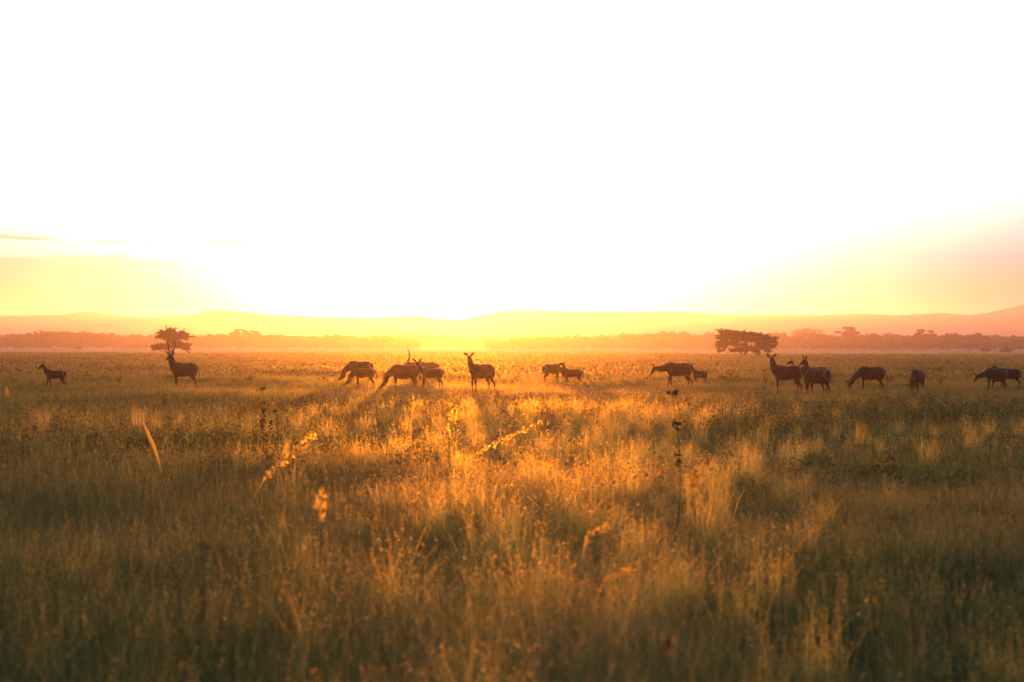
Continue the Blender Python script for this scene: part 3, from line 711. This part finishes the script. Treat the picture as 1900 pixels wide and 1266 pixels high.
        bl = (np.clip((-.4 - no_[:, 2]) * 2, 0, 1) * ((c[:, 2] < .72) & (c[:, 2] > .58) & (c[:, 0] < .3) & (c[:, 0] > -.3)))[:, None] if no_ is not None else 0
        return C * (1 - bl * .5) + grey * bl * .5 if no_ is not None else C
    no_ = no
    C = colour(co)
    # loose hairs that stand off the outline
    rr = np.random.default_rng(seed + 900); nh = 9000
    pick = rr.integers(0, nv, nh); o_ = co[pick]; n_ = no[pick]
    keep = o_[:, 2] > .18; o_, n_, pick = o_[keep], n_[keep], pick[keep]; nh = len(o_)
    d = n_ * .8 + rr.normal(0, .3, (nh, 3)) + np.array((-.5, 0, -.35)); d /= np.linalg.norm(d, axis=1)[:, None]
    sd_ = np.cross(d, rr.normal(size=(nh, 3))); sd_ /= np.linalg.norm(sd_, axis=1)[:, None] + 1e-9
    ln = (rr.uniform(.018, .040, nh) * (1.3 if bull else 1.0) * np.where(o_[:, 2] < .55, .5, 1))[:, None]
    hv = np.stack([o_ - sd_ * .0035 - n_ * .004, o_ + sd_ * .0035 - n_ * .004, o_ + d * ln], 1).reshape(-1, 3)
    hc = np.repeat(C[pick], 3, 0)
    V2 = np.concatenate([co, hv]); C2 = np.concatenate([C, hc])
    idx = np.concatenate([fv, nv + np.arange(nh * 3, dtype=np.int32)]); tot = np.concatenate([lt, np.full(nh, 3, np.int32)]); start = np.concatenate([[0], np.cumsum(tot)[:-1]]).astype(np.int32)
    m2 = bpy.data.meshes.new('body'); m2.vertices.add(len(V2)); m2.vertices.foreach_set('co', V2.astype(np.float32).ravel())
    m2.loops.add(len(idx)); m2.loops.foreach_set('vertex_index', idx); m2.polygons.add(len(tot)); m2.polygons.foreach_set('loop_start', start); m2.update(calc_edges=True)
    m2.materials.append(MAT_COAT); m2.materials.append(MAT_HAIR)
    m2.polygons.foreach_set('material_index', np.concatenate([np.zeros(nf, np.int32), np.ones(nh, np.int32)])); m2.polygons.foreach_set('use_smooth', np.ones(len(tot), bool))
    ca = m2.attributes.new('coat', 'FLOAT_COLOR', 'POINT'); ca.data.foreach_set('color', np.concatenate([C2, np.ones((len(C2), 1))], 1).astype(np.float32).ravel())
    bpy.data.meshes.remove(me)
    bo = bpy.data.objects.new('body', m2); col.objects.link(bo); bo.parent = root
    def colour_obj(o, c):
        a = o.data.attributes.new('coat', 'FLOAT_COLOR', 'POINT'); a.data.foreach_set('color', np.tile(np.array((*c, 1.0), np.float32), len(o.data.vertices)))
    # ears
    for sg in (1, -1):
        if ears == 'out': dr_ = (hs * sg * .85 + hu * .75 - hd * .15)
        elif ears == 'up': dr_ = (hs * sg * .40 + hu * 1.0 - hd * .15)
        else: dr_ = (hs * sg * .45 + hu * .5 - hd * .9)
        dr_.normalize(); b0 = H(-.01, .055) + hs * sg * .060; L = .245 * hb * (1.12 if calf else 1)
        wd = dr_.cross(hd).normalized(); dp = dr_.cross(wd)
        ev, ef = [], []; nn = 7
        for i in range(nn):
            t = i / (nn - 1); w = .062 * math.sin(math.pi * min(1, t * .86 + .14)) ** .8 * (1.0 if t < .98 else .2)
            cpt = b0 + dr_ * L * t
            for q in (-1, -.5, 0, .5, 1): ev.append(tuple(cpt + wd * w * q + dp * (abs(q) ** 2) * w * .5))
        m = len(ev)
        ev += [tuple(Vector(v_) - dp * .008) for v_ in ev]
        for i in range(nn - 1):
            for q in range(4):
                a = i * 5 + q; ef.append((a, a + 1, a + 6, a + 5)); ef.append((m + a, m + a + 5, m + a + 6, m + a + 1))
        for i in range(nn - 1):
            a = i * 5; ef.append((a, a + 5, m + a + 5, m + a)); ef.append((a + 4, m + a + 4, m + a + 9, a + 9))
        eo = mesh_obj('ear', ev, ef, MAT_COAT, root, smooth=True); colour_obj(eo, (.10, .07, .05))
        e = H(.085, .028) + hs * sg * .068 * hb
        bv, bf = [], []
        loft(bv, bf, [(*(e - hs * sg * .006), .010, .010), (*(e + hs * sg * .004), .013, .013)], side=hd, k=8, sub=1)
        mesh_obj('eye', bv, bf, MAT_EYE, root, smooth=True)
        if bull:
            hv_, hf_ = [], []; pts = []
            up_ = (hu * math.cos(R(horn_tilt)) - hd * math.sin(R(horn_tilt)))
            for (o_s, o_b, o_u, rd) in ((.030, 0, .05, .036), (.070, .06, .15, .034), (.150, .13, .28, .030), (.200, .15, .44, .025), (.190, .10, .60, .018), (.135, .02, .76, .008)):
                pts.append((*(hj + hs * sg * o_s - hd.lerp(hu, 0) * o_b * .8 + up_ * o_u), rd, rd))
            loft(hv_, hf_, pts, side=hs.lerp(hd, .5).normalized(), k=8, sub=5)
            mesh_obj('horn', hv_, hf_, MAT_HORN, root, smooth=True)
    tv, tf = [], []
    sw = tail / 100
    loft(tv, tf, [(-.645, 0, 1.0, .028, .028), (-.69, sw * .3, .93, .024, .024), (-.705, sw * .7, .80, .018, .018), (-.70 - sw * .2, sw, .68, .024, .024), (-.69 - sw * .3, sw * 1.2, .56, .014, .014)], k=8)
    to = mesh_obj('tail', tv, tf, MAT_COAT, root, smooth=True); colour_obj(to, (.06, .04, .028))
    return root

W = waterbuck
W(103, 721, .95, 180, 'alert', 'lone waterbuck calf walking left at the left edge of the herd', head=212, legs=(.16, -.12, -.14, .12), calf=True, seed=1, tail=10)
W(342, 724, 1.30, 213, 'up', 'horned waterbuck bull standing before the layered acacia, facing the viewer', head=245, hpitch=-20, bull=True, seed=2, horn_tilt=16, legs=(.02, -.04, .03, -.06))
W(668, 719, 1.22, 176, 'graze', 'grazing waterbuck cow behind a smaller one, first group left of the sun', legs=(.10, -.06, .06, -.1), seed=3)
W(676, 727, .98, 186, 'graze', 'smaller waterbuck grazing in front of the cow left of the sun', legs=(.0, -.1, .06, -.04), seed=4, calf=True)
W(751, 731, 1.20, 184, 'graze', 'grazing waterbuck cow that hides the bull below the sun, her nose in the grass', legs=(.02, -.02, .12, -.06), seed=5, hpitch=-35)
W(792, 716, 1.30, 180, 'level', 'horned waterbuck bull with a lowered neck behind a grazing cow, his horns above her back', hpitch=-25, bull=True, seed=6, horn_tilt=24)
W(801, 727, 1.00, 196, 'alert', 'young waterbuck with a bright rimmed face turned to the viewer, in front of the bull', head=255, legs=(.0, .06, -.05, .08), seed=7, calf=True)
W(894, 727, 1.20, 216, 'up', 'waterbuck cow standing alone right below the sun, ears spread, looking at the viewer', head=268, hpitch=-32, legs=(.0, .04, -.06, .08), seed=8, tail=26)
W(1024, 718, 1.04, 28, 'graze', 'waterbuck seen from its pale rump, its head hidden behind the calf beside it', legs=(.12, -.02, .05, -.05), seed=9)
W(1063, 720, .96, 182, 'up', 'waterbuck calf stretching its raised head over the back of its neighbour', head=178, hpitch=-2, legs=(.06, -.10, -.10, .10), seed=10, calf=True, ears='back')
W(1259, 730, 1.24, 180, 'low', 'waterbuck cow walking left with her neck held low, right of the sun', head=186, hpitch=-48, legs=(.12, -.10, .10, -.12), seed=11, ears='up')
W(1299, 714, .84, 140, 'alert', 'small waterbuck calf half hidden behind the rump of the low necked cow', head=120, legs=(.0, .05, -.06, .06), seed=12, calf=True, ears='up')
W(1461, 741, 1.26, 172, 'up', 'nearest waterbuck cow, broadside, head turned to the viewer, white ring on her rump', head=262, hpitch=-35, legs=(.03, -.02, -.06, .12), seed=13)
W(1487, 723, .95, 180, 'up', 'waterbuck whose ears and head show over the back of the nearest cow', head=172, hpitch=-12, legs=(.0, .05, -.06, .06), seed=14, calf=True, ears='up')
W(1516, 741, 1.22, 128, 'up', 'waterbuck cow seen from behind with a full white rump ring, head turned left', head=205, hpitch=-22, legs=(.03, -.05, .10, -.05), seed=15, ears='up')
W(1513, 733, 1.20, 158, 'level', 'waterbuck almost hidden behind the cow with the full rump ring, only its back showing', legs=(.0, .05, -.06, .06), seed=16)
W(1617, 724, 1.22, 183, 'stretch', 'waterbuck cow grazing alone with a stretched neck, right of the cow with the rump ring', legs=(.10, -.06, .10, -.08), seed=17, hpitch=-60, tail=14)
W(1702, 727, 1.20, 238, 'graze', 'waterbuck grazing head on towards the viewer, between two grazers', legs=(.0, -.06, .05, -.05), seed=18, hpitch=-60)
W(1848, 725, 1.02, 184, 'dip', 'waterbuck cow with a small calf under her belly near the right edge', head=190, hpitch=-50, legs=(.14, -.08, .08, -.14), seed=19, ears='up')
W(1874, 722, .95, 172, 'half', 'rearmost waterbuck at the right edge, half hidden behind the cow with the calf', legs=(.05, -.05, .05, -.10), seed=20)
W(1851, 721, .60, 10, 'half', 'tiny waterbuck calf sheltering under its mother near the right edge', legs=(.05, -.05, .05, -.05), seed=21, calf=True)

# ------------------------------------------------------------------ single plants that stand out
MAT_STEM = leaf_material('dry_stem', (.30, .17, .08), (.16, .11, .05), transl=.15, fwd=.1)

def ground_at(px, py):
    Y = 20.0
    for _ in range(20):
        x = (px - 950) / FPX * Y; Y = (CAM_H - float(height(x, Y))) * FPX / (py - 643)
    return (px - 950) / FPX * Y, Y

def standing(px, ptop, Y):
    """foot position and height of a plant whose top shows at (px, ptop) when it stands Y metres away"""
    x = (px - 950) / FPX * Y; z = float(height(x, Y)); return x, z, CAM_H + (643 - ptop) / FPX * Y - z

def seed_grass(px, ptop, Y, lean, label, seed, w=.005, fluffy=1.0, name='grass_stalk', group='tall grass stalks standing above the field'):
    """One tall grass stalk with a feathery head."""
    x, z, H = standing(px, ptop, Y); r = np.random.default_rng(seed)
    root = bpy.data.objects.new(name, None); col.objects.link(root); root.location = (x, Y, z); tag(root, label, 'grass stalk', group)
    T = Tubes(); top = Vector((0, 0, H)); ft = Vector((-lean, r.uniform(-.1, .1), -.03))
    pts = bend(ft, top, r, 7, wig=.04); T.tube(pts, list(np.linspace(w, w * .45, 8)), 5); T.build('stem', MAT_STEM, root)
    S = Soup(); d = (pts[-1] - pts[-3]).normalized(); n = int(130 * fluffy)
    t = r.uniform(0, 1, n) ** .8; L = .20 * (.6 + .5 * fluffy)
    C = np.array(top) - np.outer((1 - t) * L, np.array(d)) + r.normal(0, 1, (n, 3)) * (.020 * np.sin(np.pi * np.clip(t, .06, .97)) * (.6 + fluffy * .6))[:, None]
    flecks(S, C, .010 * min(1, Y / 16), r, 0, aspect=2.4); S.build('seed_sprays', [MAT_ORANGE], root)
    S2 = Soup(); blades(S2, 7, .05, H * .35, H * .75, .016, .5, seed + 1, k=5); o = S2.build('leaf_blades', [MAT_GRASS], root); o.location = (-lean, 0, 0)
    return root

def leafy_weed(px, ptop, Y, label, seed, n_stem=3, leaf=.03, mat=None, dens=10, spread=.10, name='weed'):
    x, z, H = standing(px, ptop, Y); r = np.random.default_rng(seed)
    root = bpy.data.objects.new(name, None); col.objects.link(root); root.location = (x, Y, z); tag(root, label, 'weed', 'single tall weeds in the grass')
    T = Tubes(); S = Soup(); C = []
    for q in range(n_stem):
        top = Vector((r.normal(0, spread), r.normal(0, spread), H * (1 if q == 0 else r.uniform(.7, .95)))) if q else Vector((0, 0, H))
        pts = bend(Vector((r.normal(0, .02), r.normal(0, .02), -.03)), top, r, 7, wig=.06); T.tube(pts, list(np.linspace(.007, .003, 8)), 5)
        for j in range(dens):
            t = .55 + .45 * (j + r.uniform()) / dens; i = min(6, int(t * 7)); p_ = pts[i].lerp(pts[i + 1], t * 7 - i if i < 6 else .9)
            a = r.uniform(0, 6.28); o_ = Vector((math.cos(a), math.sin(a), r.uniform(-.1, .6))) * leaf * r.uniform(.8, 2.0)
            T.tube([p_, p_ + o_], [.002, .0015], 3)
            for u in range(3): C.append(np.array(p_ + o_) + r.normal(0, leaf * .45, 3))
    C = np.array(C); flecks(S, C, leaf, r, 0, aspect=1.35)
    T.build('stem', MAT_STEM, root); S.build('leaves', [mat or MAT_WEED], root); return root

def dry_tuft(px, ptop, Y, label, seed, n=60, rad=.09, fl=260, size=.0042):
    """A bushy tuft of fine dry stems with small seed husks all over its upper half."""
    x, z, H = standing(px, ptop, Y); r = np.random.default_rng(seed)
    root = bpy.data.objects.new('weed', None); col.objects.link(root); root.location = (x, Y, z); tag(root, label, 'weed', 'single tall weeds in the grass')
    S = Soup(); tp, dr = blades(S, n, rad, H * .5, H * .98, .0045, .42, seed, k=6); S.build('stem', [MAT_ORANGE], root)
    S = Soup(); q = r.integers(0, n, fl); t = r.uniform(.45, 1.05, fl)[:, None]
    C = tp[q] * np.concatenate([t ** 1.4, t ** 1.4, t], 1) + r.normal(0, .018, (fl, 3)); flecks(S, C, size, r, 0, aspect=2.0); S.build('leaves', [MAT_ORANGE], root)  # this second mesh holds loose seed husks, not leaves
    return root

leafy_weed(1247, 728, 14, 'tall dark leaved weed, leaves in tiers, below the low necked cow', 801, 1, .024, dens=15)
leafy_weed(487, 722, 25, 'tall leaning dark weed rising before the field left of the sun', 802, 3, .022, dens=15, spread=.16)
leafy_weed(834, 752, 26, 'slim sunlit weed with pointed leaves straight below the sun', 803, 2, .022, mat=MAT_ORANGE, dens=12, spread=.06)
def dry_blade(tip, low, Y, w, label, seed, fuzz=0):
    """A broad dry grass leaf that leans over: it rises from the ground to the picture point low and runs to the point tip."""
    a, b = at(*low, Y), at(*tip, Y); gx = a.x + (a.x - b.x) * .7; z = float(height(gx, Y)); r = np.random.default_rng(seed)
    root = bpy.data.objects.new('grass_stalk', None); col.objects.link(root); root.location = (gx, Y, z); tag(root, label, 'grass stalk', 'tall grass stalks standing above the field')
    o = Vector((gx, Y, z)); P3 = [Vector((0, 0, -.03)), (a - o) * .5 + Vector((0, .02, 0)), a - o, a.lerp(b, .5) - o + Vector((0, .02, .004)), b - o]
    Q = catmull([tuple(p) for p in P3], 4); n = len(Q); t = np.linspace(0, 1, n); wd = w * np.interp(t, [0, .35, .6, .85, 1], [.06, .12, 1, .8, .1])
    S = Soup()
    for k, th in enumerate((0.0, 1.2)):
        sd_ = np.array([math.cos(th) * .6, math.sin(th), .45]); sd_ /= np.linalg.norm(sd_)
        P = np.stack([Q - wd[:, None] * sd_ * .5, Q + wd[:, None] * sd_ * .5], 1)[None]; S.quads(P, np.array([[.9, .8]]))
    S.build('leaf_blades', [MAT_ORANGE], root)
    if fuzz:
        S = Soup(); i = r.integers(n // 2, n, fuzz); flecks(S, Q[i] + r.normal(0, w * .45, (fuzz, 3)), .012, r, 0, aspect=2.0); S.build('seed_sprays', [MAT_ORANGE], root)
    return root
dry_blade((265, 785), (292, 848), 19.5, .045, 'single bright blade leaning right to left in the left foreground', 821)
dry_blade((583, 810), (497, 884), 17.0, .045, 'long feathery blade leaning far to the right, left of the golden patch', 822, 260)
dry_blade((1002, 787), (890, 840), 20.5, .040, 'bent feathery stalk arching over the golden patch', 823, 200)
dry_blade((1185, 1048), (1118, 1088), 9.2, .018, 'low blurred orange stalk leaning right at the lower right of the golden patch', 824, 60)
dry_blade((1195, 838), (1140, 862), 18.8, .022, 'thin glinting stalk leaning right on the upper right of the golden patch', 830)

dry_blade((1240, 872), (1080, 912), 15.2, .022, 'long thin stem arching left across the right half of the golden patch', 831, 120)
dry_blade((1130, 975), (1090, 1000), 11.6, .030, 'short broad orange leaf right of the middle foreground', 832, 60)
dry_tuft(1495, 880, 12.8, 'pale backlit weed below the cow with the rump ring', 805, 72, 0.12, 360)
dry_tuft(565, 985, 8.9, 'upright dry weed standing alone in the left foreground', 806, 50, 0.09, 200)
dry_tuft(735, 1165, 5.8, 'blurred orange feathery weed low in the foreground, left of the middle', 807, 86, 0.14, 430)
dry_tuft(612, 1135, 6.2, 'blurred rust coloured weed at the bottom, leftmost of the orange ones', 808, 86, 0.14, 430)
dry_tuft(866, 1090, 6.8, 'blurred orange weed standing tallest in the lower middle', 809, 86, 0.14, 430)
dry_tuft(1140, 968, 9.3, 'bright orange feathery weed right of the middle foreground', 810, 72, 0.12, 360)
dry_tuft(960, 940, 10.2, 'broad sunlit weed in the middle of the golden patch', 811, 114, 0.18, 570)
dry_tuft(1080, 855, 14.3, 'sunlit weed on the upper right of the golden patch', 812, 100, 0.16, 500)
dry_tuft(870, 845, 15.0, 'sunlit weed on the upper left of the golden patch', 813, 100, 0.16, 500)
dry_tuft(985, 800, 19.3, 'highest sunlit weed of the golden patch', 814, 100, 0.16, 500)
dry_tuft(730, 925, 10.8, 'sunlit weed at the left rim of the golden patch', 815, 86, 0.14, 430)
leafy_weed(385, 1010, 6.2, 'dark bare looking twiggy weed in the lower left foreground', 816, 3, .010, dens=6, spread=.12)
leafy_weed(1225, 1195, 4.5, 'yellow green weed at the bottom edge right of the middle', 817, 3, .024, mat=MAT_DRY, dens=7, spread=.05)
seed_grass(12, 722, 30.0, -.08, 'thin pale stalk at the left edge of the picture', 825, fluffy=.5)
seed_grass(598, 908, 9.5, .10, 'short orange stalk left of the golden patch', 826, fluffy=1.0)
seed_grass(845, 760, 21.4, .05, 'straight tall stalk straight below the sun', 827, fluffy=1.0)
seed_grass(1290, 870, 11.0, .14, 'sunlit stalk leaning right at the right rim of the golden patch', 828, fluffy=1.2)
seed_grass(1218, 738, 26.4, .10, 'thin stalk before the low necked cow', 829, fluffy=.7)

# ------------------------------------------------------------------ birds
def bird(px, py, Y, span, label, seed):
    p_ = at(px, py, Y); root = bpy.data.objects.new('bird', None); col.objects.link(root); root.location = p_; root.rotation_euler = (0, 0, R(20))
    tag(root, label, 'bird', 'birds in the bright sky')
    V, F = [], []; loft(V, F, [(-.5 * span * .5, 0, 0, .01, .01), (-.1 * span, 0, 0, .06 * span, .06 * span), (.12 * span, 0, .01, .06 * span, .06 * span), (.22 * span, 0, .03 * span, .035 * span, .035 * span), (.28 * span, 0, .03 * span, .01, .01)], k=8)
    mesh_obj('body', V, F, MAT_EYE, root, smooth=True)
    for sg in (1, -1):
        v = [(.10, 0, .02), (-.10, 0, .02), (-.12, .22 * sg, .10), (.10, .24 * sg, .12), (-.06, .5 * sg, .04), (0, .5 * sg, .05)]
        v = [tuple(Vector(q) * span) for q in v]; v += [(a, b, c - .01 * span) for a, b, c in v]
        f = [(0, 1, 2, 3), (3, 2, 4, 5), (6, 9, 8, 7), (9, 11, 10, 8), (0, 3, 9, 6), (3, 5, 11, 9), (1, 7, 8, 2), (2, 8, 10, 4), (4, 10, 11, 5)]
        mesh_obj('wing', v, f, MAT_EYE, root)
bird(289, 512, 190, .55, 'small dark bird flying low above the layered acacia', 1)
bird(1248, 371, 260, .5, 'tiny bird high in the white sky right of the sun', 2)


# ------------------------------------------------------------------ haze
def haze_build():
    x, y0, y1, z0, z1 = 4650, -1550, 4650, -1.7, 122
    V = [(-x, y0, z0), (x, y0, z0), (x, y1, z0), (-x, y1, z0), (-x, y0, z1), (x, y0, z1), (x, y1, z1), (-x, y1, z1)]
    F = [(0, 3, 2, 1), (4, 5, 6, 7), (0, 1, 5, 4), (1, 2, 6, 5), (2, 3, 7, 6), (3, 0, 4, 7)]
    m, n, l = new_mat('warm_air')
    out = n.new('ShaderNodeOutputMaterial'); v = n.new('ShaderNodeVolumePrincipled')
    v.inputs['Color'].default_value = (.97, .66, .54, 1); v.inputs['Density'].default_value = 0.0003
    v.inputs['Anisotropy'].default_value = 0.84
    l.new(v.outputs[0], out.inputs['Volume'])
    o = mesh_obj('haze', V, F, m); tag(o, 'warm dusty evening haze over the plain', None, None, 'stuff')
haze_build()
